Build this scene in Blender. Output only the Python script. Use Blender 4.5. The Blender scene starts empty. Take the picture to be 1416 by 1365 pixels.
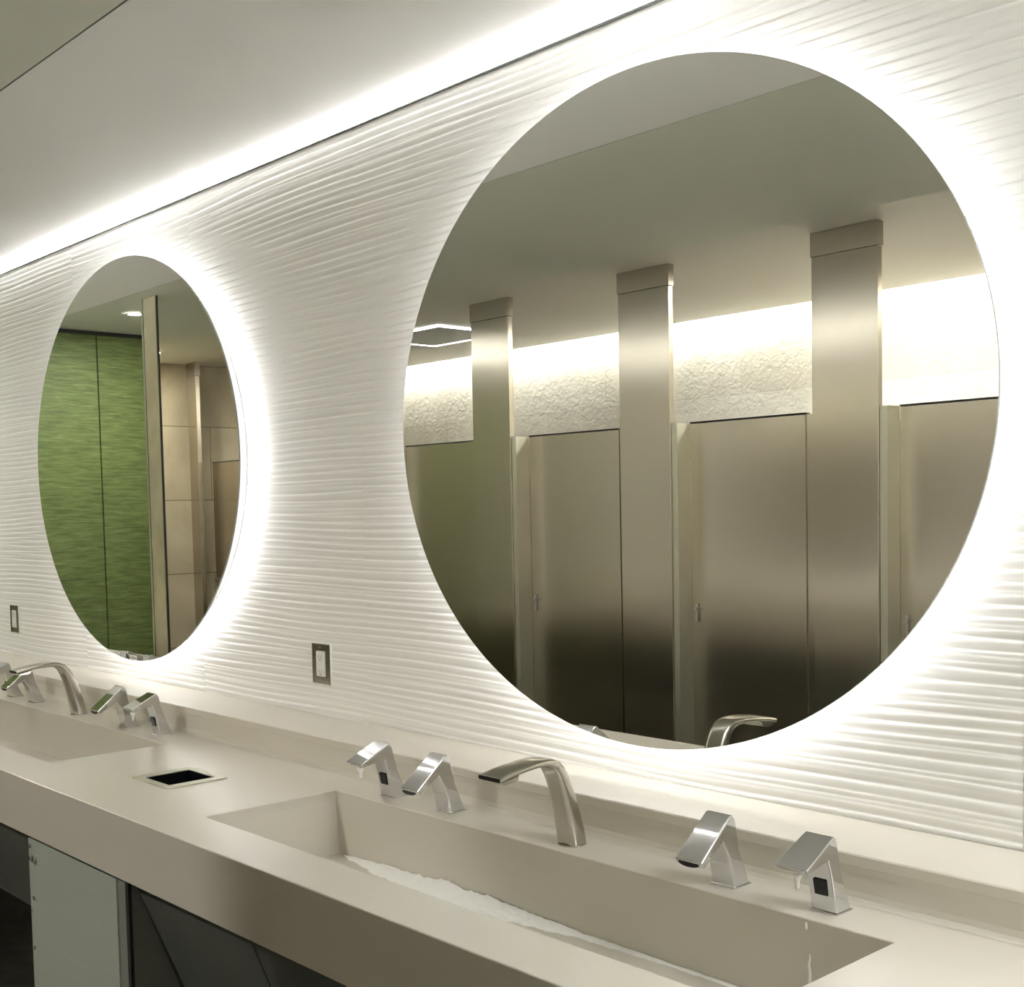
import bpy, bmesh, math, random
import numpy as np
from mathutils import Vector, Matrix
random.seed(7)
COL = bpy.context.scene.collection
PI = math.pi
CZ = 1.43           # camera height
CEIL = 2.321

# ------------------------------------------------------------------ helpers
def link(name, bm, mat, parent=None, smooth=False, bevel=0, seg=2, recalc=True):
    if recalc:
        bmesh.ops.recalc_face_normals(bm, faces=bm.faces)
    me = bpy.data.meshes.new(name)
    bm.to_mesh(me); bm.free()
    if mat: me.materials.append(mat)
    o = bpy.data.objects.new(name, me)
    COL.objects.link(o)
    if parent: o.parent = parent
    if smooth:
        for p in me.polygons: p.use_smooth = True
    if bevel:
        m = o.modifiers.new('bevel', 'BEVEL'); m.width = bevel; m.segments = seg
        m.limit_method = 'ANGLE'; m.angle_limit = math.radians(35)
        for p in me.polygons: p.use_smooth = True
        m.harden_normals = True
    return o

def box(bm, x0, x1, y0, y1, z0, z1):
    vs = [bm.verts.new(p) for p in ((x0,y0,z0),(x1,y0,z0),(x1,y1,z0),(x0,y1,z0),
                                    (x0,y0,z1),(x1,y0,z1),(x1,y1,z1),(x0,y1,z1))]
    for f in ((0,3,2,1),(4,5,6,7),(0,1,5,4),(1,2,6,5),(2,3,7,6),(3,0,4,7)):
        bm.faces.new([vs[i] for i in f])

def boxo(name, b, mat, parent=None, bevel=0, kind=None):
    bm = bmesh.new(); box(bm, *b)
    o = link(name, bm, mat, parent, bevel=bevel)
    if kind: o['kind'] = kind
    return o

def thing(name, label, cat, loc=(0,0,0), group=None, rz=0):
    o = bpy.data.objects.new(name, None); COL.objects.link(o)
    o.location = loc; o.rotation_euler = (0,0,rz); o.empty_display_size = .05
    o['label'] = label; o['category'] = cat
    if group: o['group'] = group
    return o

def tag(o, label, cat, group=None, kind=None):
    o['label'] = label; o['category'] = cat
    if group: o['group'] = group
    if kind: o['kind'] = kind
    return o

def dup(root, loc, label, rz=None):
    r = root.copy(); COL.objects.link(r); r.location = loc; r['label'] = label
    if rz is not None: r.rotation_euler = (0,0,rz)
    for ch in list(root.children):
        c = ch.copy(); COL.objects.link(c); c.parent = r
        for g in list(ch.children):
            d = g.copy(); COL.objects.link(d); d.parent = c
    return r

def cyl(bm, c, r, depth, axis='Z', n=32, r2=None):
    m = Matrix.Translation(c)
    if axis == 'Y': m = m @ Matrix.Rotation(PI/2, 4, 'X')
    if axis == 'X': m = m @ Matrix.Rotation(PI/2, 4, 'Y')
    bmesh.ops.create_cone(bm, cap_ends=True, segments=n, radius1=r, radius2=r if r2 is None else r2, depth=depth, matrix=m)

def slab(bm, xs, ys, z0, z1, holes):
    """flat slab on a grid of cells with rectangular holes (cell index pairs)"""
    def v(i,j,k,cache={}): return None
    V = {}
    def gv(i,j,k):
        if (i,j,k) not in V: V[(i,j,k)] = bm.verts.new((xs[i], ys[j], (z0,z1)[k]))
        return V[(i,j,k)]
    nx, ny = len(xs)-1, len(ys)-1
    solid = lambda i,j: 0 <= i < nx and 0 <= j < ny and (i,j) not in holes
    for i in range(nx):
        for j in range(ny):
            if not solid(i,j): continue
            bm.faces.new([gv(i,j,1),gv(i+1,j,1),gv(i+1,j+1,1),gv(i,j+1,1)])
            bm.faces.new([gv(i,j,0),gv(i,j+1,0),gv(i+1,j+1,0),gv(i+1,j,0)])
            if not solid(i-1,j): bm.faces.new([gv(i,j,0),gv(i,j,1),gv(i,j+1,1),gv(i,j+1,0)])
            if not solid(i+1,j): bm.faces.new([gv(i+1,j,0),gv(i+1,j+1,0),gv(i+1,j+1,1),gv(i+1,j,1)])
            if not solid(i,j-1): bm.faces.new([gv(i,j,0),gv(i+1,j,0),gv(i+1,j,1),gv(i,j,1)])
            if not solid(i,j+1): bm.faces.new([gv(i,j+1,0),gv(i,j+1,1),gv(i+1,j+1,1),gv(i+1,j+1,0)])

# ------------------------------------------------------------------ materials
def mat(name, col, rough=.5, metal=0., **kw):
    m = bpy.data.materials.new(name); m.use_nodes = True
    b = m.node_tree.nodes['Principled BSDF']
    b.inputs['Base Color'].default_value = (*col, 1)
    b.inputs['Roughness'].default_value = rough
    b.inputs['Metallic'].default_value = metal
    for k, v in kw.items():
        b.inputs[k.replace('_', ' ')].default_value = v
    m['b'] = 0
    return m

def nodes(m): return m.node_tree.nodes, m.node_tree.links, m.node_tree.nodes['Principled BSDF']

def noise(m, scale=(1,1,1), s=5, detail=4, rough=.5, dist=0.):
    N, L, b = nodes(m)
    tc = N.new('ShaderNodeTexCoord'); mp = N.new('ShaderNodeMapping'); nz = N.new('ShaderNodeTexNoise')
    mp.inputs['Scale'].default_value = scale
    nz.inputs['Scale'].default_value = s; nz.inputs['Detail'].default_value = detail
    nz.inputs['Roughness'].default_value = rough; nz.inputs['Distortion'].default_value = dist
    L.new(tc.outputs['Object'], mp.inputs['Vector']); L.new(mp.outputs[0], nz.inputs['Vector'])
    return nz

def ramp(m, src, stops):
    N, L, b = nodes(m)
    r = N.new('ShaderNodeValToRGB'); e = r.color_ramp.elements
    e[0].position, e[0].color = stops[0][0], (*stops[0][1], 1)
    e[1].position, e[1].color = stops[-1][0], (*stops[-1][1], 1)
    for p, c in stops[1:-1]:
        x = e.new(p); x.color = (*c, 1)
    L.new(src, r.inputs[0]); return r

def bump(m, src, strength, dist):
    N, L, b = nodes(m)
    bp = N.new('ShaderNodeBump'); bp.inputs['Strength'].default_value = strength; bp.inputs['Distance'].default_value = dist
    L.new(src, bp.inputs['Height']); L.new(bp.outputs[0], b.inputs['Normal'])

def emis(name, col, strength):
    m = bpy.data.materials.new(name); m.use_nodes = True
    N, L = m.node_tree.nodes, m.node_tree.links
    N.clear(); e = N.new('ShaderNodeEmission'); o = N.new('ShaderNodeOutputMaterial')
    e.inputs[0].default_value = (*col, 1); e.inputs[1].default_value = strength
    L.new(e.outputs[0], o.inputs[0]); return m

M_panel = mat('white_wall_panel', (.87,.86,.835), .42)
M_flat = mat('plain_wall', (.62,.60,.56), .7)
M_ceil = mat('ceiling_paint', (.90,.895,.875), .75)
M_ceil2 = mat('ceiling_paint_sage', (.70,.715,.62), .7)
M_ceil3 = mat('ceiling_paint_warm', (.72,.69,.60), .5)
M_gap = mat('shadow_gap', (.03,.03,.025), .8)
M_count = mat('solid_surface', (.49,.45,.365), .27, IOR=2.1)
nz = noise(M_count, s=2.2, detail=5)
r = ramp(M_count, nz.outputs['Fac'], [(.2,(.615,.580,.50)),(.8,(.635,.600,.52))])
nodes(M_count)[1].new(r.outputs[0], nodes(M_count)[2].inputs['Base Color'])

M_chrome = mat('chrome', (.68,.68,.69), .05, 1.)
M_nickel = mat('brushed_nickel', (.50,.475,.42), .2, 1.)
nz = noise(M_nickel, scale=(1,1,1), s=300, detail=2); bump(M_nickel, nz.outputs['Fac'], .06, .0005)
M_steel = mat('brushed_steel', (.55,.50,.42), .27, 1.)
nz = noise(M_steel, scale=(.3,.3,40), s=12, detail=3)
r = ramp(M_steel, nz.outputs['Fac'], [(.2,(.235,)*3),(.8,(.265,)*3)])
nodes(M_steel)[1].new(r.outputs[0], nodes(M_steel)[2].inputs['Roughness'])
N_, L_, b_ = nodes(M_steel)
cx_ = N_.new('ShaderNodeCombineXYZ'); cx_.inputs[0].default_value = 1.0; cx_.inputs[1].default_value = 1.0
L_.new(cx_.outputs[0], b_.inputs['Tangent']); b_.inputs['Anisotropic'].default_value = .85
M_steelL = mat('satin_steel_edge', (.66,.64,.52), .38, .85)
M_black = mat('black_plastic', (.008,.008,.009), .12)
M_hole = mat('dark_opening', (.006,.006,.006), .6)
M_dark = mat('dark_grey_laminate', (.105,.112,.095), .42)
M_pipe = mat('black_gap', (.012,.012,.012), .7)
M_cab = mat('pale_grey_metal', (.40,.43,.37), .45)
nz = noise(M_cab, scale=(.5,.5,40), s=6, detail=3)
r = ramp(M_cab, nz.outputs['Fac'], [(.3,(.385,.415,.355)),(.7,(.415,.445,.385))])
nodes(M_cab)[1].new(r.outputs[0], nodes(M_cab)[2].inputs['Base Color'])
M_mirror = mat('mirror_silver', (.91,.925,.905), 0.0, 1.)
M_edge = mat('mirror_edge', (.30,.32,.30), .25, .6)
M_house = mat('light_housing', (.75,.75,.73), .5)
M_white = mat('white_plastic', (.78,.78,.75), .3)
M_sticker = mat('white_sticker', (.85,.85,.82), .5)
M_ink = mat('grey_ink', (.2,.2,.2), .6)
M_soap = mat('white_soap', (.88,.87,.83), .3)
M_foam = mat('soap_foam', (.93,.92,.88), .35)
M_floor = mat('dark_floor_tile', (.06,.058,.045), .45)
nz = noise(M_floor, s=14, detail=6)
r = ramp(M_floor, nz.outputs['Fac'], [(.35,(.035,.035,.027)),(.7,(.085,.08,.06))])
nodes(M_floor)[1].new(r.outputs[0], nodes(M_floor)[2].inputs['Base Color'])

# green streaked wall panel (streaks run level along y)
M_green = mat('green_streaked_panel', (.2,.3,.08), .6)
nz = noise(M_green, scale=(6,6,70), s=1.6, detail=6, rough=.65, dist=.4)
r = ramp(M_green, nz.outputs['Fac'], [(.25,(.045,.065,.012)),(.45,(.09,.125,.028)),(.6,(.135,.175,.05)),(.8,(.23,.27,.10))])
nodes(M_green)[1].new(r.outputs[0], nodes(M_green)[2].inputs['Base Color'])
bump(M_green, nz.outputs['Fac'], .3, .004)

def tile_mat(name, axis, cols, w, h, off, bumpy=0, mortar=(.30,.27,.2)):
    m = mat(name, cols[1], .5)
    N, L, b = nodes(m)
    nz = noise(m, s=1.7, detail=7, rough=.6, dist=.8)
    r = ramp(m, nz.outputs['Fac'], [(.3,cols[0]),(.5,cols[1]),(.72,cols[2])])
    tc = N.new('ShaderNodeTexCoord'); sp = N.new('ShaderNodeSeparateXYZ'); cb = N.new('ShaderNodeCombineXYZ')
    L.new(tc.outputs['Object'], sp.inputs[0])
    L.new(sp.outputs[axis], cb.inputs[0]); L.new(sp.outputs[2], cb.inputs[1])
    mp = N.new('ShaderNodeMapping'); mp.inputs['Location'].default_value = (off[0], off[1], 0)
    L.new(cb.outputs[0], mp.inputs[0])
    br = N.new('ShaderNodeTexBrick'); L.new(mp.outputs[0], br.inputs['Vector'])
    br.inputs['Scale'].default_value = 1; br.inputs['Brick Width'].default_value = w; br.inputs['Row Height'].default_value = h
    br.inputs['Mortar Size'].default_value = .0025; br.inputs['Mortar Smooth'].default_value = .1
    br.inputs['Color1'].default_value = (1,1,1,1); br.inputs['Color2'].default_value = (.86,.84,.8,1)
    br.inputs['Mortar'].default_value = (*mortar,1)
    mx = N.new('ShaderNodeMix'); mx.data_type = 'RGBA'; mx.blend_type = 'MULTIPLY'; mx.inputs['Factor'].default_value = 1
    L.new(r.outputs[0], mx.inputs['A']); L.new(br.outputs['Color'], mx.inputs['B'])
    L.new(mx.outputs['Result'], b.inputs['Base Color'])
    if bumpy:
        n2 = noise(m, s=26, detail=8, rough=.62, dist=.6); bump(m, n2.outputs['Fac'], .6, bumpy)
    return m
M_tile = tile_mat('beige_stone_tile', 1, [(.36,.31,.215),(.46,.405,.29),(.56,.50,.38)], .78, .44, (.2,.245))
M_rock = tile_mat('split_face_stone', 0, [(.55,.53,.46),(.63,.61,.54),(.70,.68,.61)], .9, .42, (.1,.14), .012, mortar=(.75,.73,.7))
M_trimstone = mat('tan_stone_trim', (.42,.38,.25), .45)
nz = noise(M_trimstone, s=7, detail=5)
r = ramp(M_trimstone, nz.outputs['Fac'], [(.3,(.34,.31,.19)),(.7,(.50,.45,.30))])
nodes(M_trimstone)[1].new(r.outputs[0], nodes(M_trimstone)[2].inputs['Base Color'])

E_led = emis('mirror_led', (1.0,.99,1.0), 6.4)
E_cove = emis('cove_led', (1.0,.99,.955), 32)
E_down = emis('downlight_lamp', (1.0,.98,.95), 900)
E_frame = emis('frame_glow', (1.0,.98,.93), 4)

# ------------------------------------------------------------------ room shell
XL, XR = -6.783, 1.6         # tiled end wall, right wall
XG = -5.758                  # green wall
YB = -3.33                   # wall behind the stalls
YA, YB2, YC = -.700, -1.813, -3.185   # joints in the ceiling
LEDGE_Z, LEDGE_Y = .927, -.180
TOP = .859

boxo('floor', (XL-.1, XR+.1, YB-.1, .1, -.05, 0), M_floor, kind='structure')
boxo('ceiling', (XL-.1, XR+.1, YA, .1, CEIL, CEIL+.06), M_ceil, kind='structure')
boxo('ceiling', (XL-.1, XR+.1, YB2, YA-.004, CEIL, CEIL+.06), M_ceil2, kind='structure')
boxo('ceiling', (XL-.1, XR+.1, YC, YB2, CEIL+.001, CEIL+.06), M_ceil3, kind='structure')
boxo('ceiling', (XL-.1, XR+.1, YB-.1, .1, CEIL+.20, CEIL+.25), M_ceil, kind='structure')   # deck over the cove slot
boxo('trim_1', (XL, XR, YA-.012, YA+.005, CEIL+.002, CEIL+.03), M_gap, kind='structure')
boxo('wall_front', (XL-.1, XR+.1, YB-.1, YB, 0, CEIL+.25), M_rock, kind='structure')
boxo('wall_left', (XL-.1, XL, YB, -1.26, 0, CEIL), M_tile, kind='structure')
boxo('wall_left', (XL-.1, XG-.03, -1.26, .1, 0, CEIL), M_trimstone, kind='structure')
boxo('wall_right', (XR, XR+.1, YB-.1, .1, 0, CEIL+.25), M_flat, kind='structure')

# ribbed wall: wavy, merging horizontal ridges on tall panels
def ribbed_wall():
    seams = [-5.755, -4.741, -3.955, -3.163, -2.372, -1.582, -.792, 0.0, .79, 1.6]
    zs = np.arange(LEDGE_Z-.006, CEIL-.0125, .00145)
    Vs, Fs = [], []
    base = 0
    rng = np.random.RandomState(5)
    ph = rng.rand(12)*6.28
    for k in range(len(seams)-1):
        x0, x1 = seams[k]+.0004, seams[k+1]-.0004
        n = max(8, int(round((x1-x0)/.026)))
        xs = np.linspace(x0, x1, n)
        Xg, Zg = np.meshgrid(xs, zs)
        off = rng.rand()
        w1 = (.45*np.sin(1.9*Xg + 3.1*Zg + ph[0]) + .22*np.sin(4.7*Xg - 9.*Zg + ph[1]) + .10*np.sin(9.1*Xg + 21.*Zg + ph[2]))
        w2 = (.50*np.sin(1.6*Xg - 4.3*Zg + ph[3]) + .24*np.sin(4.1*Xg + 11.*Zg + ph[4]) + .10*np.sin(8.3*Xg - 17.*Zg + ph[5]))
        def lap(p):
            q = 1 - np.mod(p, 1.0)          # runs downwards within one lap
            return np.where(q < .24, np.sin(PI*.5*q/.24), np.cos(PI*.5*(q-.24)/.76)**1.15)
        r1 = lap(Zg/.0168 + .8*w1 + off*.3)
        r2 = lap(Zg/.0240 + .8*w2 - off*.3)
        k1 = .84 + .12*np.sin(3.*Xg + 40*Zg + ph[6]); k2 = .72 + .2*np.sin(2.4*Xg - 31*Zg + ph[7])
        H = .0032*np.maximum(r1*k1, r2*k2)
        # close the panel edge back to the wall so that the joint reads as a fine line
        Y = -.004 - H
        Y[:, 0] += .0012; Y[:, -1] += .0012
        Vs.append(np.stack([Xg, Y, Zg], -1).reshape(-1,3))
        r, c = Zg.shape
        idx = base + np.arange(r*c).reshape(r, c)
        Fs.append(np.stack([idx[:-1,:-1], idx[:-1,1:], idx[1:,1:], idx[1:,:-1]], -1).reshape(-1,4))
        base += r*c
    V = np.concatenate(Vs); F = np.concatenate(Fs)
    nb = len(V)
    # backing slab
    x0, x1 = XG, XR
    extra = np.array([(x0,.1,0),(x1,.1,0),(x1,0,0),(x0,0,0),(x0,.1,CEIL),(x1,.1,CEIL),(x1,0,CEIL),(x0,0,CEIL)], float)
    ef = np.array([(0,1,2,3),(4,7,6,5),(3,2,6,7),(0,4,5,1),(1,5,6,2),(0,3,7,4)]) + nb
    V = np.concatenate([V, extra]); F = np.concatenate([F, ef])
    me = bpy.data.meshes.new('wall_back')
    me.vertices.add(len(V)); me.vertices.foreach_set('co', V.astype(np.float32).ravel())
    me.loops.add(F.size); me.loops.foreach_set('vertex_index', F.astype(np.int32).ravel())
    me.polygons.add(len(F)); me.polygons.foreach_set('loop_start', np.arange(0, F.size, 4, dtype=np.int32))
    me.update(calc_edges=True)
    sm = np.ones(len(F), bool); sm[-6:] = False
    me.polygons.foreach_set('use_smooth', sm)
    me.materials.append(M_panel)
    o = bpy.data.objects.new('wall_back', me); COL.objects.link(o); o['kind'] = 'structure'
ribbed_wall()
# green panels at the far end (seen in the left mirror)
gy = [0.0, -.312, -.93, -1.19]
glab = ['green streaked wall panel at the far end nearest the mirror wall',
        'wide green streaked wall panel left of the thin dark seam in the small mirror',
        'narrow green streaked wall panel between the dark seam and the tan stone column']
gy = [-.001, -.38, -.999, -1.258]
for i in range(3):
    bm = bmesh.new(); box(bm, XG-.022, XG, gy[i+1]+.003, gy[i]-.003, .06, CEIL-.022)
    tag(link('wall_panel', bm, M_green, bevel=.001), glab[i], 'wall panel', 'green wall panels at the far end')
boxo('trim_3', (XG-.0295, XG-.0225, -1.259, -.001, 0, CEIL), M_gap, kind='structure')
# stone column beside the green panels
bm = bmesh.new(); box(bm, -4.812, -4.704, -.791, -.781, 0, CEIL-.001)
col = link('trim_4', bm, M_trimstone); col['kind'] = 'structure'
for x in (-4.821, -4.704):
    boxo('trim_5', (x, x+.0085, -.789, -.783, 0, CEIL-.001), M_gap, kind='structure')
boxo('trim_6', (-4.835, -4.8215, -.790, -.782, 0, CEIL-.001), M_steelL, kind='structure')

# ------------------------------------------------------------------ lamps of the room, with added fill
def downlight(x, y, label, q=1.0, em=None):
    t = thing('downlight', label, 'ceiling light', (x, y, CEIL), 'recessed round downlights')
    bm = bmesh.new()
    n = 40; ring = []
    for (r, z) in ((.058,-.001),(.056,-.006),(.047,-.006),(.044,-.001)):
        ring.append([bm.verts.new((q*r*math.cos(2*PI*i/n), q*r*math.sin(2*PI*i/n), z)) for i in range(n)])
    for a, b in zip(ring, ring[1:]):
        for i in range(n): bm.faces.new([a[i], a[(i+1)%n], b[(i+1)%n], b[i]])
    link('trim_ring', bm, M_white, t, smooth=True)
    bm = bmesh.new(); cyl(bm, (0,0,-.0028), .0435*q, .003)
    link('lamp', bm, em or E_down, t)
downlight(-5.174, -.918, 'small round downlight in the sage ceiling by the stone column', .6)
downlight(-6.34, -1.57, 'added hidden fill lamp in the ceiling before the beige tile end wall', em=emis('soft_fill_lamp', (1.0,.96,.88), 260))  # added lamp, hidden by the column, to brighten the tile wall
downlight(-2.64, -2.57, 'added hidden fill lamp above the stall behind the right wide pilaster', em=emis('strong_fill_lamp', (1.0,.97,.92), 800))  # added out of sight behind a pilaster to light the counter front
# added unseen fill panels in the ceiling, right of what the mirrors show
E_fill = emis('fill_panel_glow', (.97,.99,1.0), 7)
def fill_panel(x, y, label):
    t = thing('fill_panel', label, 'ceiling light', (x, y, CEIL), 'added fill panels by the mirror wall')
    bm = bmesh.new(); slab(bm, [-.40,-.38,.38,.40], [-.31,-.29,.29,.31], -.012, -.0005, {(1,1)}); link('fill_frame', bm, M_white, t)
    boxo('diffuser', (-.3795,.3795,-.2895,.2895,-.009,-.0005), E_fill, t)
fill_panel(.30, -.345, 'added ceiling fill panel nearest above the right end of the counter')
fill_panel(1.15, -.345, 'added ceiling fill panel nearest the right wall')

# up-firing lamp strip hidden on the lip that closes the ribbed wall under the ceiling
t_ = thing('wall_top_light', 'long concealed lamp strip behind the metal lip where ribbed wall meets ceiling', 'strip light', (-2.08, 0, CEIL))
boxo('lamp_lip', (-3.67, 3.67, -.0155, -.0005, -.0130, -.0117), M_edge, t_)
boxo('lamp_tape', (-3.66, 3.66, -.0125, -.0045, -.0116, -.0108), emis('tape_lamp', (.99,.99,1.0), 165), t_)

# edge-lit square in the ceiling over the stalls
t = thing('ceiling_panel_light', 'square ceiling panel outlined by a thin glowing frame above the stalls', 'ceiling light', (-4.98, -2.47, CEIL))
for nm, s, m, z in (('glowing_frame', 0, E_frame, -.006),):
    bm = bmesh.new()
    w, d, e = .30, .232, .016
    slab(bm, [-w,-w+e,w-e,w], [-d,-d+e,d-e,d], -.007, -.001, {(1,1)})
    link(nm, bm, m, t)
boxo('panel', (-.283,.283,-.215,.215,-.005,-.001), mat('grey_ceiling_panel',(.30,.33,.29),.4), t)

# long cove lamp in the slot over the stone wall
t = thing('cove_light', 'long concealed strip lamp in the ceiling slot over the rough stone wall', 'strip light', (-2.6, -3.21, CEIL+.10))
boxo('housing', (-4.15,4.15,-.012,.012,-.03,.03), M_house, t)
boxo('diffuser', (-4.14,4.14,-.020,-.0125,-.026,.026), E_cove, t)

# ------------------------------------------------------------------ mirrors
def mirror(cx, cz, a, b, label):
    t = thing('wall_mirror', label, 'mirror', (cx, 0, cz), 'backlit oval mirrors over the counter')
    def disc(name, ra, rb, y0, y1, m, n=160, side=None):
        bm = bmesh.new()
        r1 = [bm.verts.new((ra*math.cos(2*PI*i/n), y0, rb*math.sin(2*PI*i/n))) for i in range(n)]
        r0 = [bm.verts.new((ra*math.cos(2*PI*i/n), y1, rb*math.sin(2*PI*i/n))) for i in range(n)]
        bm.faces.new(r1); bm.faces.new(r0[::-1])
        for i in range(n):
            f = bm.faces.new([r1[i], r0[i], r0[(i+1)%n], r1[(i+1)%n]])
            if side: f.material_index = 1
        o = link(name, bm, m, t)
        if side: o.data.materials.append(side)
        return o
    disc('mirror_glass', a, b, -.0615, -.0565, M_mirror, side=M_edge)
    disc('light_housing', a-.050, b-.050, -.056, -.0085, M_house)
    # led tape running round the edge of the housing
    n = 160; bm = bmesh.new()
    rr = []
    for (d, y) in ((.0495,-.0500),(.045,-.0500),(.045,-.0380),(.0495,-.0380)):
        rr.append([bm.verts.new(((a-d)*math.cos(2*PI*i/n), y, (b-d)*math.sin(2*PI*i/n))) for i in range(n)])
    for p, q in ((0,1),(1,2),(2,3),(3,0)):
        for i in range(n): bm.faces.new([rr[p][i], rr[p][(i+1)%n], rr[q][(i+1)%n], rr[q][i]])
    link('led_strip', bm, E_led, t, smooth=True)
    return t
mA = mirror(-1.4697, CZ+.1629, .6678, .5944, 'large backlit oval mirror on the right, reflecting steel restroom stalls')
mB = mirror(-3.498, CZ+.1619, .6630, .5960, 'smaller-looking backlit oval mirror on the left, reflecting the green wall')
st = boxo('sticker', (-.018, .026, -.0622, -.0617, -.594, -.581), M_sticker, mB)
st['label'] = 'tiny white printed sticker at the bottom edge'
bm = bmesh.new()
for k in range(6): box(bm, -.012+k*.006, -.0085+k*.006, -.0625, -.0623, -.590, -.585)
link('sticker_print', bm, M_ink, st)

# ------------------------------------------------------------------ counter
cnt = thing('wash_counter', 'long taupe solid-surface wash counter with sunken trough basins', 'counter', (0,0,0))
BX = [(-2.0995, -.8296), (-4.1123, -2.842)]
BY0, BY1 = -.585, -.289
CX0, CX1 = -5.73, XR-.002
GX0, GX1, GY0, GY1 = -2.5315, -2.3665, -.5265, -.387
hx0, hx1, hy0, hy1 = GX0+.022, GX1-.022, GY0+.014, GY1-.014
xs = [CX0, BX[1][0], BX[1][1], hx0, hx1, BX[0][0], BX[0][1], CX1]
ys = [-.6946, BY0, hy0, hy1, BY1, -.0075]
holes = {(1,1),(1,2),(1,3),(5,1),(5,2),(5,3),(3,2)}
bm = bmesh.new(); slab(bm, xs, ys, TOP-.02, TOP, holes)
bmesh.ops.recalc_face_normals(bm, faces=bm.faces)
bw = bm.edges.layers.float.new('bevel_weight_edge')
for e in bm.edges:
    if all(v.co.z > TOP-.001 for v in e.verts) and len(e.link_faces) == 2 and e.link_faces[0].normal.dot(e.link_faces[1].normal) < .5:
        e[bw] = 1.0
ct = link('countertop', bm, M_count, cnt)
md = ct.modifiers.new('bevel','BEVEL'); md.width = .0022; md.segments = 3; md.limit_method = 'WEIGHT'
bm = bmesh.new(); box(bm, CX0, CX1, -.6946, -.672, .734, TOP-.02)
link('apron', bm, M_count, cnt)
bm = bmesh.new()
# ledge: slab with lip, recessed splash face, coved foot
prof = [(-.0075,TOP+.0005),(-.0075,LEDGE_Z),(LEDGE_Y+.002,LEDGE_Z),(LEDGE_Y,LEDGE_Z-.002),(LEDGE_Y,LEDGE_Z-.017),(LEDGE_Y+.005,LEDGE_Z-.019),
        (LEDGE_Y+.0055,LEDGE_Z-.030),(LEDGE_Y+.005,TOP+.013),(LEDGE_Y+.002,TOP+.005),(LEDGE_Y-.005,TOP+.0015),(LEDGE_Y-.012,TOP+.0005)]
r0 = [bm.verts.new((CX0,y,z)) for y,z in prof]; r1 = [bm.verts.new((CX1,y,z)) for y,z in prof]
for i in range(len(prof)):
    j = (i+1) % len(prof); bm.faces.new([r0[i], r0[j], r1[j], r1[i]])
bm.faces.new(r0); bm.faces.new(r1[::-1])
link('backsplash_ledge', bm, M_count, cnt)
for (x0, x1) in BX:
    bm = bmesh.new(); zt, zb, w, t_ = TOP-.02, .7315, .013, .012
    top_i = [(x0,BY0),(x1,BY0),(x1,BY1),(x0,BY1)]
    bot_i = [(x0+w,BY0+.004),(x1-w,BY0+.004),(x1-w,BY1-.003),(x0+w,BY1-.003)]
    out = [(x0-t_,BY0-t_),(x1+t_,BY0-t_),(x1+t_,BY1+t_),(x0-t_,BY1+t_)]
    A = [bm.verts.new((*p,zt)) for p in top_i]; B = [bm.verts.new((*p,zb)) for p in bot_i]
    C_ = [bm.verts.new((*p,zt)) for p in out]; D_ = [bm.verts.new((*p,zb-t_)) for p in out]
    for i in range(4):
        j = (i+1)%4
        bm.faces.new([A[i],A[j],B[j],B[i]]); bm.faces.new([A[i],C_[i],C_[j],A[j]]); bm.faces.new([C_[i],D_[i],D_[j],C_[j]])
    bm.faces.new(B); bm.faces.new(D_)
    link('basin', bm, M_count, cnt)
    # slot drain along the front wall of the basin
    bm = bmesh.new(); box(bm, x0+.10, x1-.10, BY0+.020, BY0+.045, zb+.0002, zb+.002)
    link('slot_drain', bm, M_steel, cnt)

# waste chute
t = thing('waste_chute', 'square steel-framed black waste opening set in the counter between the basins', 'waste chute', (0,0,TOP))
bm = bmesh.new(); slab(bm, [GX0,hx0+.003,hx1-.003,GX1], [GY0,hy0+.003,hy1-.003,GY1], .0004, .0026, {(1,1)})
link('chute_frame', bm, M_steelL, t, bevel=.0008)
bm = bmesh.new()
x0,x1,y0,y1 = hx0+.002,hx1-.002,hy0+.002,hy1-.002
v = [bm.verts.new(p) for p in ((x0,y0,0),(x1,y0,0),(x1,y1,0),(x0,y1,0),(x0,y0,-.10),(x1,y0,-.10),(x1,y1,-.10),(x0,y1,-.10))]
for f in ((0,1,5,4),(1,2,6,5),(2,3,7,6),(3,0,4,7),(4,5,6,7)): bm.faces.new([v[i] for i in f])
link('chute_liner', bm, M_black, t)

# ------------------------------------------------------------------ knee panels + cabinet under the counter
def knee(x0, x1, label):
    bm = bmesh.new()
    a = (-.662,.7335); b = (-.555,.458); nx_, nz_ = .0093, .0036
    pr = [a, b, (b[0]+nx_, b[1]+nz_), (a[0]+nx_, a[1])]
    r0 = [bm.verts.new((x0,y,z)) for y,z in pr]; r1 = [bm.verts.new((x1,y,z)) for y,z in pr]
    for i in range(4):
        j=(i+1)%4; bm.faces.new([r0[i],r0[j],r1[j],r1[i]])
    bm.faces.new(r0); bm.faces.new(r1[::-1])
    kp = tag(link('knee_panel', bm, M_dark), label, 'panel', 'sloping dark knee panels under the counter')
    bm = bmesh.new()
    pr = [(y+.0030, z+.0010) for y,z in pr]
    r0 = [bm.verts.new((x0-.0068,y,z)) for y,z in pr]; r1 = [bm.verts.new((x0-.0002,y,z)) for y,z in pr]
    for i in range(4):
        j=(i+1)%4; bm.faces.new([r0[i],r0[j],r1[j],r1[i]])
    bm.faces.new(r0); bm.faces.new(r1[::-1])
    if x0 > -2: link('joint_strip', bm, M_pipe, kp)
    else: bm.free()
knee(-2.2645, -1.8330, 'sloping dark grey knee panel between the pale metal cabinet and the slanting black joint')
knee(-1.8275, -.62, 'sloping dark grey knee panel to the right of the slanting black joint')
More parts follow.
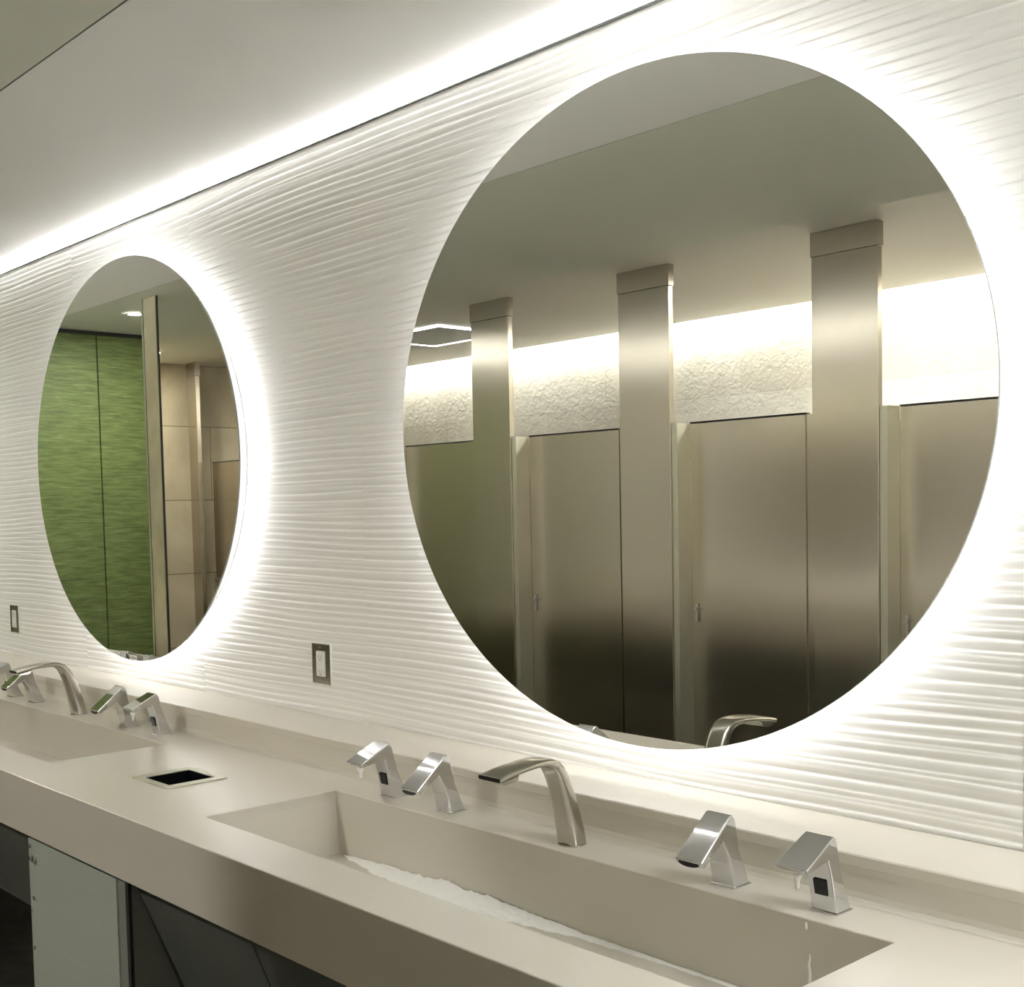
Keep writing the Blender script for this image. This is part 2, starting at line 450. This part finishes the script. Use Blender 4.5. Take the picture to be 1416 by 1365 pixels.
knee(-.615, .6, 'sloping dark grey knee panel at the right end of the counter')
knee(-4.1, -2.790, 'sloping dark grey knee panel to the left of the pale metal cabinet')
knee(-5.3, -4.105, 'sloping dark grey knee panel at the far left end of the counter')
# dark rail that the panels hang from
kx0, kx1, ky = -2.748, -2.300, -.676
t = thing('access_cabinet', 'pale grey metal cabinet under the counter with screws and a round lock', 'cabinet', (0,0,0))
boxo('carcass', (kx0+.004, -2.3002, ky+.010, -.25, .0, .712), M_cab, t)
boxo('side_flange', (-2.2995, -2.268, ky+.004, ky+.30, .0, .7165), mat('grey_flange',(.22,.23,.20),.5), t)
boxo('edge_gap_shadow', (-2.2679,-2.2655,-.6665,-.6605,.0,.712), M_pipe, t)  # black strip standing in for the gap and shadow at the flange edge
fp = boxo('front_panel', (kx0, kx1, ky, ky+.0095, .02, .7165), M_cab, t, bevel=.0006)
for (x, z) in ((-2.733,.700),(-2.737,.672),(-2.722,.585),(-2.742,.553),(-2.730,.470),(-2.735,.30),(-2.735,.14)):
    bm = bmesh.new(); cyl(bm, (x, ky-.0018, z), .0045, .0034, 'Y', 16, )
    link('screw', bm, M_chrome, t, smooth=False)
bm = bmesh.new(); cyl(bm, (-2.712, ky-.003, .676), .0095, .006, 'Y', 28)
lk = link('lock', bm, M_steelL, t)
bm = bmesh.new(); box(bm, -2.7132,-2.7108, ky-.0066, ky-.0061, .671, .681); link('keyway', bm, M_hole, lk)

# ------------------------------------------------------------------ taps
def prism(profile, hw, name, m, parent, bevel=.003, seg=3, hws=None, crown=0.):
    """profile: list of (v,z) with v forward (-y); extruded to +-hw in x"""
    bm = bmesh.new(); rows = []
    xs_ = [-1,-.5,0,.5,1] if crown else [-1,1]
    for s in xs_:
        row = []
        for k, (v,z) in enumerate(profile):
            h = hws[k] if hws else hw
            row.append(bm.verts.new((s*h, -v, z)))
        rows.append(row)
    n = len(profile)
    for a, b in zip(rows, rows[1:]):
        for i in range(n):
            j=(i+1)%n; bm.faces.new([a[i],a[j],b[j],b[i]])
    bm.faces.new(rows[0]); bm.faces.new(rows[-1][::-1])
    return link(name, bm, m, parent, bevel=bevel, seg=seg)

# coordinates: v measured from the body's foot centre
def make_faucet(loc, label):
    t = thing('faucet', label, 'faucet', loc, 'low chrome faucets')
    body = [(-.0185,0),(.0185,0),(.0185,.004),(.0300,.050),(.0445,.0745),(.0935,.0455),(.1010,.0560),(.0300,.1125),(.0235,.1135),(.0165,.1060),(.0050,.0560)]
    hws =  [.0215,.0215,.0215,.0205,.0210,.0245,.0255,.0235,.0230,.0225,.0210]
    prism(body, .019, 'body', M_chrome, t, bevel=.0032, hws=hws)
    bm = bmesh.new()
    q = [(.0949,.0485),(.1003,.0560)]
    ang = math.atan2(q[1][1]-q[0][1], q[1][0]-q[0][0]); c = ((q[0][0]+q[1][0])/2,(q[0][1]+q[1][1])/2)
    bmesh.ops.create_cone(bm, cap_ends=True, segments=28, radius1=1, radius2=1, depth=.003,
        matrix=Matrix.Translation((0,-c[0]-.0006,c[1]-.0004)) @ Matrix.Rotation(-(PI/2-ang)+PI/2+.0,4,'X') @ Matrix.Diagonal((.0185,.0050,1,1)))
    link('outlet', bm, M_hole, t)
    bm = bmesh.new(); box(bm, -.0232,.0232,-.0208,.0208,0,.003); link('base_plate', bm, M_chrome, t, bevel=.0012)
    return t
def make_soap(loc, label):
    t = thing('soap_dispenser', label, 'soap dispenser', loc, 'chrome soap dispensers with a black sensor')
    body = [(-.0185,0),(.0175,0),(.0180,.004),(.0275,.052),(.0360,.0800),(.0900,.0735),(.0975,.0805),(.0320,.1110),(.0250,.1135),(.0185,.1060),(.0050,.0560)]
    hws =  [.0210,.0210,.0210,.0198,.0200,.0235,.0270,.0240,.0235,.0220,.0205]
    prism(body, .019, 'body', M_chrome, t, bevel=.0026, hws=hws)
    # black sensor window in the front face
    v0, z0, v1, z1 = .0224,.0265,.0276,.0500
    bm = bmesh.new()
    f = .0022
    r0 = [bm.verts.new((sx*.0105, -(v+dv), z)) for (v,z) in ((v0,z0),(v1,z1)) for dv in (-.003,f) for sx in (-1,1)]
    # r0 order: z0 inner(-,+), z0 outer(-,+), z1 inner, z1 outer
    a = r0
    for idx in ((2,3,7,6),(0,4,5,1),(0,1,3,2),(4,6,7,5),(0,2,6,4),(1,5,7,3)): bm.faces.new([a[i] for i in idx])
    link('sensor_window', bm, M_black, t, bevel=.0015)
    bm = bmesh.new(); cyl(bm, (0,-.078,.0715), .0052, .008, 'Z', 20); link('nozzle', bm, M_chrome, t)
    # hanging drop of soap
    bm = bmesh.new(); n=16; prev=None
    for (z, r) in ((.0690,.0062),(.0655,.0066),(.0620,.0048),(.0585,.0032),(.0545,.0027),(.0510,.0029),(.0480,.0020)):
        ring=[bm.verts.new((r*math.cos(2*PI*i/n)+.0006*(z-.069)*100*0, -.080+r*math.sin(2*PI*i/n), z)) for i in range(n)]
        if prev:
            for i in range(n): bm.faces.new([prev[i],prev[(i+1)%n],ring[(i+1)%n],ring[i]])
        else: bm.faces.new(ring)
        prev=ring
    bm.faces.new(prev[::-1]); d = link('soap_drip', bm, M_soap, t, smooth=True)
    bm = bmesh.new(); box(bm, -.0228,.0228,-.0200,.0205,0,.003); link('base_plate', bm, M_chrome, t, bevel=.0012)
    return t
def make_spout(loc, label):
    t = thing('curved_spout', label, 'spout', loc, 'tall brushed metal curved spouts')
    # centre line (v,z), half thickness, half width
    P_ = [(-.002,0,.0195,.0228),(.004,.030,.0188,.0225),(.012,.062,.0178,.0210),(.022,.095,.0162,.0207),(.030,.117,.0146,.0205),(.038,.132,.0128,.0204),
          (.047,.1425,.0104,.0203),(.058,.1490,.0082,.0202),(.072,.1520,.0068,.0215),(.095,.1525,.0060,.0235),(.125,.1505,.0056,.0255),(.155,.1465,.0052,.0270),(.182,.1415,.0048,.0280)]
    bm = bmesh.new(); prev=None; n=28
    for k,(v,z,ht,hw) in enumerate(P_):
        a = P_[max(k-1,0)]; b = P_[min(k+1,len(P_)-1)]
        tv = Vector((b[0]-a[0], b[1]-a[1])).normalized()
        if k == 0: tv = Vector((0,1))
        nv = Vector((-tv.y, tv.x))      # normal in (v,z)
        ring=[]
        for i in range(n):
            th = 2*PI*i/n; c, s = math.cos(th), math.sin(th)
            e = .45 if k > 5 else .62
            cx = math.copysign(abs(c)**e, c)*hw; cn = math.copysign(abs(s)**e, s)*ht
            ring.append(bm.verts.new((cx, -(v+nv.x*cn), z+nv.y*cn)))
        if prev:
            for i in range(n): bm.faces.new([prev[i],prev[(i+1)%n],ring[(i+1)%n],ring[i]])
        else: bm.faces.new(ring)
        prev=ring
    bm.faces.new(prev[::-1])
    o = link('spout_body', bm, M_nickel, t, smooth=True)
    m = o.modifiers.new('edge','EDGE_SPLIT'); m.split_angle = math.radians(50)
    prism([(.138,.1435),(.176,.1370),(.172,.1315),(.148,.1330),(.140,.1370)], .0235, 'nozzle', M_nickel, t, bevel=.001)
    bm = bmesh.new()
    tv = Vector((.027,-.005)).normalized(); c=(.1825,.1413)
    vs=[]
    for sx in (-1,1):
        for sn in (-1,1): vs.append(bm.verts.new((sx*.0245, -(c[0]-tv.y*0+(-tv.y)*sn*.0030+.0004), c[1]+tv.x*sn*.0030)))
    bm.faces.new([vs[0],vs[1],vs[3],vs[2]])
    link('end_slot', bm, M_hole, t)
    bm = bmesh.new(); cyl(bm, (0,.0015,.0012), 1, .0024, 'Z', 36)
    for v in bm.verts: v.co.x *= .0245; v.co.y = v.co.y*.0225 
    link('base_ring', bm, M_nickel, t, smooth=False)
    return t
FY = -.2360
s0 = make_soap((-.9583, FY, TOP), 'chrome soap dispenser with black sensor and soap drip at the near right end')
dup(s0, (-1.970, FY, TOP), 'chrome soap dispenser with black sensor at the left end of the near basin', rz=.0)
dup(s0, (-2.966, FY, TOP), 'chrome soap dispenser at the right corner of the far basin')
dup(s0, (-3.983, FY, TOP), 'chrome soap dispenser cut off by the left edge of the photo')
f0 = make_faucet((-1.1320, FY, TOP), 'low chrome faucet at the near right, left of the dripping soap dispenser')
dup(f0, (-1.792, FY, TOP), 'low chrome faucet at the near basin between soap dispenser and tall spout')
dup(f0, (-3.158, FY, TOP), 'low chrome faucet at the far basin right of its tall spout')
dup(f0, (-3.805, FY, TOP), 'low chrome faucet at the far basin left of and behind its tall spout')
p0 = make_spout((-1.4605, -.2450, TOP), 'tall brushed curved spout in the middle of the near basin')
dup(p0, (-3.474, -.2450, TOP), 'tall brushed curved spout in the middle of the far basin')

# ------------------------------------------------------------------ soap suds and drips in the near basin
rng = random.Random(11)
zb = .7315
from mathutils import noise as mn
bm = bmesh.new()
xs_ = np.arange(-2.075, -1.02, .0032); nr = 26
rows = []
for x in xs_:
    g = math.exp(-((x+1.70)/.24)**2)
    e = mn.noise(Vector((x*17, 3.1, 0)))*.5 + mn.noise(Vector((x*55, 7.7, 0)))*.3
    wid = (.010 + .060*g)*(1+.6*e); climb = max(.0006, (.0015 + .0085*g)*(1+1.3*e))
    fade = min(1, (x+2.075)/.05, (-1.02-x)/.08)
    row = []
    for k in range(nr):
        u = k/(nr-1)
        y = BY1-.0042 - wid*u
        n1 = mn.noise(Vector((x*90, y*90, 1)))*.5 + mn.noise(Vector((x*260, y*260, 4)))*.35
        h = climb*((1-u)**2.2) + (.0007+.0030*g)*(1-u**3)*(1+n1) * fade
        row.append(bm.verts.new((x, y, zb + max(-.0004, h*max(fade,.05) - .0004))))
    rows.append(row)
for a, b in zip(rows, rows[1:]):
    for k in range(nr-1): bm.faces.new([a[k], b[k], b[k+1], a[k+1]])
tag(link('soap_suds', bm, M_foam, smooth=True), 'white soap foam along the bottom of the near basin', 'foam', kind='stuff')
def drip(pts, label):
    bm = bmesh.new(); n=10; prev=None
    for (x,z,r) in pts:
        ring=[bm.verts.new((x+r*math.cos(PI*2*i/n), BY1-.0018-.0012*math.sin(PI*2*i/n)*min(1,r/.002)-.0012, z)) for i in range(n)]
        if prev:
            for i in range(n): bm.faces.new([prev[i],prev[(i+1)%n],ring[(i+1)%n],ring[i]])
        else: bm.faces.new(ring)
        prev=ring
    bm.faces.new(prev[::-1])
    tag(link('soap_drip', bm, M_soap, smooth=True), label, 'drip', 'soap drips on the basin wall')
drip([(-.9615,.8545,.0006),(-.9612,.8520,.0016),(-.9610,.8465,.0018),(-.9612,.8440,.0008)], 'short white soap drip high on the basin wall below the right dispenser')
drip([(-.9560,.812,.0004),(-.9555,.806,.0014),(-.9575,.796,.0020),(-.9560,.783,.0026),(-.9565,.770,.0030),(-.9560,.764,.0016)], 'long white soap drip low on the basin wall below the right dispenser')

# ------------------------------------------------------------------ outlets
def outlet(cx, cz, label):
    t = thing('wall_outlet', label, 'outlet', (cx, -.0075, cz), 'steel outlet plates under the mirrors')
    bm = bmesh.new(); slab(bm, [-.0392,-.0182,.0182,.0392], [-.0500,-.0315,.0315,.0500], -.004, 0, {(1,1)})
    for v in bm.verts: v.co = (v.co.x, v.co.z, v.co.y)
    link('outlet_plate', bm, M_steel, t, bevel=.0015)
    bm = bmesh.new(); slab(bm, [-.0415,-.0392,.0392,.0415], [-.0525,-.0502,.0502,.0525], -.0035, .002, {(1,1)})
    for v in bm.verts: v.co = (v.co.x, v.co.z, v.co.y)
    link('plate_surround', bm, M_white, t)
    r_ = boxo('receptacle', (-.0178,.0178,-.0062,.001,-.0310,.0310), M_white, t, bevel=.001)
    for s in (-1,1):
        bm = bmesh.new()
        for dx in (-.0055,.0055): box(bm, dx-.0008, dx+.0008, -.0066,-.0061, s*.018-.004, s*.018+.004)
        cyl(bm, (0,-.0063, s*.018-.008), .0022, .0006, 'Y', 12)
        link('socket_slots', bm, M_ink, r_)
    for s in (-1,1):
        bm = bmesh.new(); cyl(bm, (0,-.0046,s*.0415), .003, .0016, 'Y', 14); link('screw', bm, M_chrome, t)
outlet(-2.560, CZ-.3755, 'steel outlet plate with white receptacle between the two mirrors')
outlet(-4.572, CZ-.3700, 'steel outlet plate with white receptacle left of the left mirror')

# ------------------------------------------------------------------ restroom stalls (seen in the mirrors)
PT = 1.43+.301      # top of doors
YP, YD = -1.9815, -2.0665
posts = [(-6.730,-6.627),(-5.885,-5.640),(-5.012,-4.765),(-4.138,-3.898),(-3.265,-3.013),(-2.391,-2.143),(-1.517,-1.269),(-.643,-.395),(.231,.479),(1.105,1.353)]
names = ['narrow steel pilaster against the beige tile end wall','steel pilaster second from the tiled end wall','steel pilaster third from the tiled end wall',
  'leftmost wide steel pilaster in the large mirror','middle wide steel pilaster in the large mirror','right wide steel pilaster in the large mirror',
  'steel pilaster just outside the right edge of the large mirror reflection','steel pilaster behind the camera on the left','steel pilaster behind the camera on the right','steel pilaster nearest the right wall']
for k, (x0, x1) in enumerate(posts):
    t = thing('pilaster', names[k], 'stall post', ((x0+x1)/2, YP, 0), 'tall steel pilasters of the stalls')
    w = (x1-x0)/2
    boxo('post_panel', (-w, w, -.026, 0, .10, CEIL-.0795), M_steel, t, bevel=.0015)
    boxo('ceiling_sleeve', (-w-.003, w+.003, -.030, .003, CEIL-.079, CEIL-.0005), M_steel, t, bevel=.001)
    boxo('shoe', (-w-.002, w+.002, -.029, .002, 0, .0995), M_steel, t, bevel=.001)
    if k > 0:
        boxo('door_jamb', (w+.0275-.026, w+.0275, -.085, -.008, .25, PT+.001), M_steelL, t)
for k in range(len(posts)-1):
    x0 = posts[k][1]+(.0285 if k else .012); x1 = posts[k+1][0]-.085
    t = thing('stall_door', ['steel stall door beside the beige tile end wall','steel stall door second from the tile end wall','steel stall door third from the tile end wall',
        'steel stall door between the left and middle wide pilasters','steel stall door between the middle and right wide pilasters','steel stall door at the right edge of the large mirror reflection',
        'steel stall door directly behind the camera on its left','steel stall door directly behind the camera on its right','steel stall door nearest the right wall'][k],
        'stall door', (x0, YD, 0), 'steel stall doors')
    W = x1-x0
    boxo('door_panel', (0, W, -.025, 0, .25, PT), M_steel, t, bevel=.0015)
    bm = bmesh.new(); box(bm, -.001, W+.001, -.027,.0015, PT+.0005, PT+.006); link('top_edge', bm, M_gap, t)
    lt = boxo('latch', (.020,.032,.0005,.010,.985,1.055), M_chrome, t, bevel=.002)
    bm = bmesh.new(); cyl(bm, (.026,.013,1.035), .007, .006, 'Y', 18); link('latch_knob', bm, M_chrome, lt)
    # fixed strip between door and next post
    bm = bmesh.new(); box(bm, x1+.007, posts[k+1][0]+.03, YD-.025, YD, .25, PT)
    tag(link('hinge_stile', bm, M_steel), ['steel hinge strip of the first stall from the tiled end wall','steel hinge strip of the second stall from the tiled end wall','steel hinge strip of the third stall from the tiled end wall','steel hinge strip left of the middle wide pilaster','steel hinge strip left of the right wide pilaster',
        'steel hinge strip right of the large mirror reflection','steel hinge strip behind the camera on its left','steel hinge strip behind the camera on its right','steel hinge strip nearest the right wall'][k], 'stall panel', 'steel hinge strips')
for k in range(1, len(posts)-1):
    x = posts[k][0]+.09
    bm = bmesh.new(); box(bm, x-.0125, x+.0125, YB+.002, YD-.03, .25, PT-.02)
    tag(link('stall_divider', bm, M_steel), 'steel divider panel between stalls behind the '+['','second','third','fourth','fifth','sixth','seventh','eighth','ninth'][k]+' pilaster from the tiled end wall', 'stall panel', 'steel stall dividers')

# ------------------------------------------------------------------ world + camera
w = bpy.data.worlds.new('world'); bpy.context.scene.world = w; w.use_nodes = True
w.node_tree.nodes['Background'].inputs[0].default_value = (.8,.82,.85,1)
w.node_tree.nodes['Background'].inputs[1].default_value = .2

F_PX, CY = 1704.84, 800.85
yaw, pitch, roll = .831706448, -.0578723821, -.0209610240
f = Vector((-math.sin(yaw)*math.cos(pitch), math.cos(yaw)*math.cos(pitch), math.sin(pitch)))
r = f.cross(Vector((0,0,1))).normalized(); u = r.cross(f)
r2 = r*math.cos(roll)+u*math.sin(roll); u2 = r2.cross(f)
cam = bpy.data.cameras.new('camera'); co = bpy.data.objects.new('camera', cam); COL.objects.link(co)
cam.sensor_fit = 'HORIZONTAL'; cam.sensor_width = 36; cam.lens = F_PX/1416*36
cam.shift_y = (CY-682.5)/1416; cam.clip_start = .02; cam.clip_end = 60
M = Matrix.Identity(4)
for i in range(3):
    M[i][0], M[i][1], M[i][2] = r2[i], u2[i], -f[i]
M[0][3], M[1][3], M[2][3] = 0, -1.7, CZ
co.matrix_world = M
sc = bpy.context.scene
sc.camera = co
sc.view_settings.view_transform = 'Standard'
sc.view_settings.look = 'None'
sc.view_settings.gamma = 1
sc.view_settings.use_curve_mapping = False
sc.view_settings.exposure = 1.28
sc.cycles.max_bounces = 14; sc.cycles.diffuse_bounces = 6; sc.cycles.glossy_bounces = 8
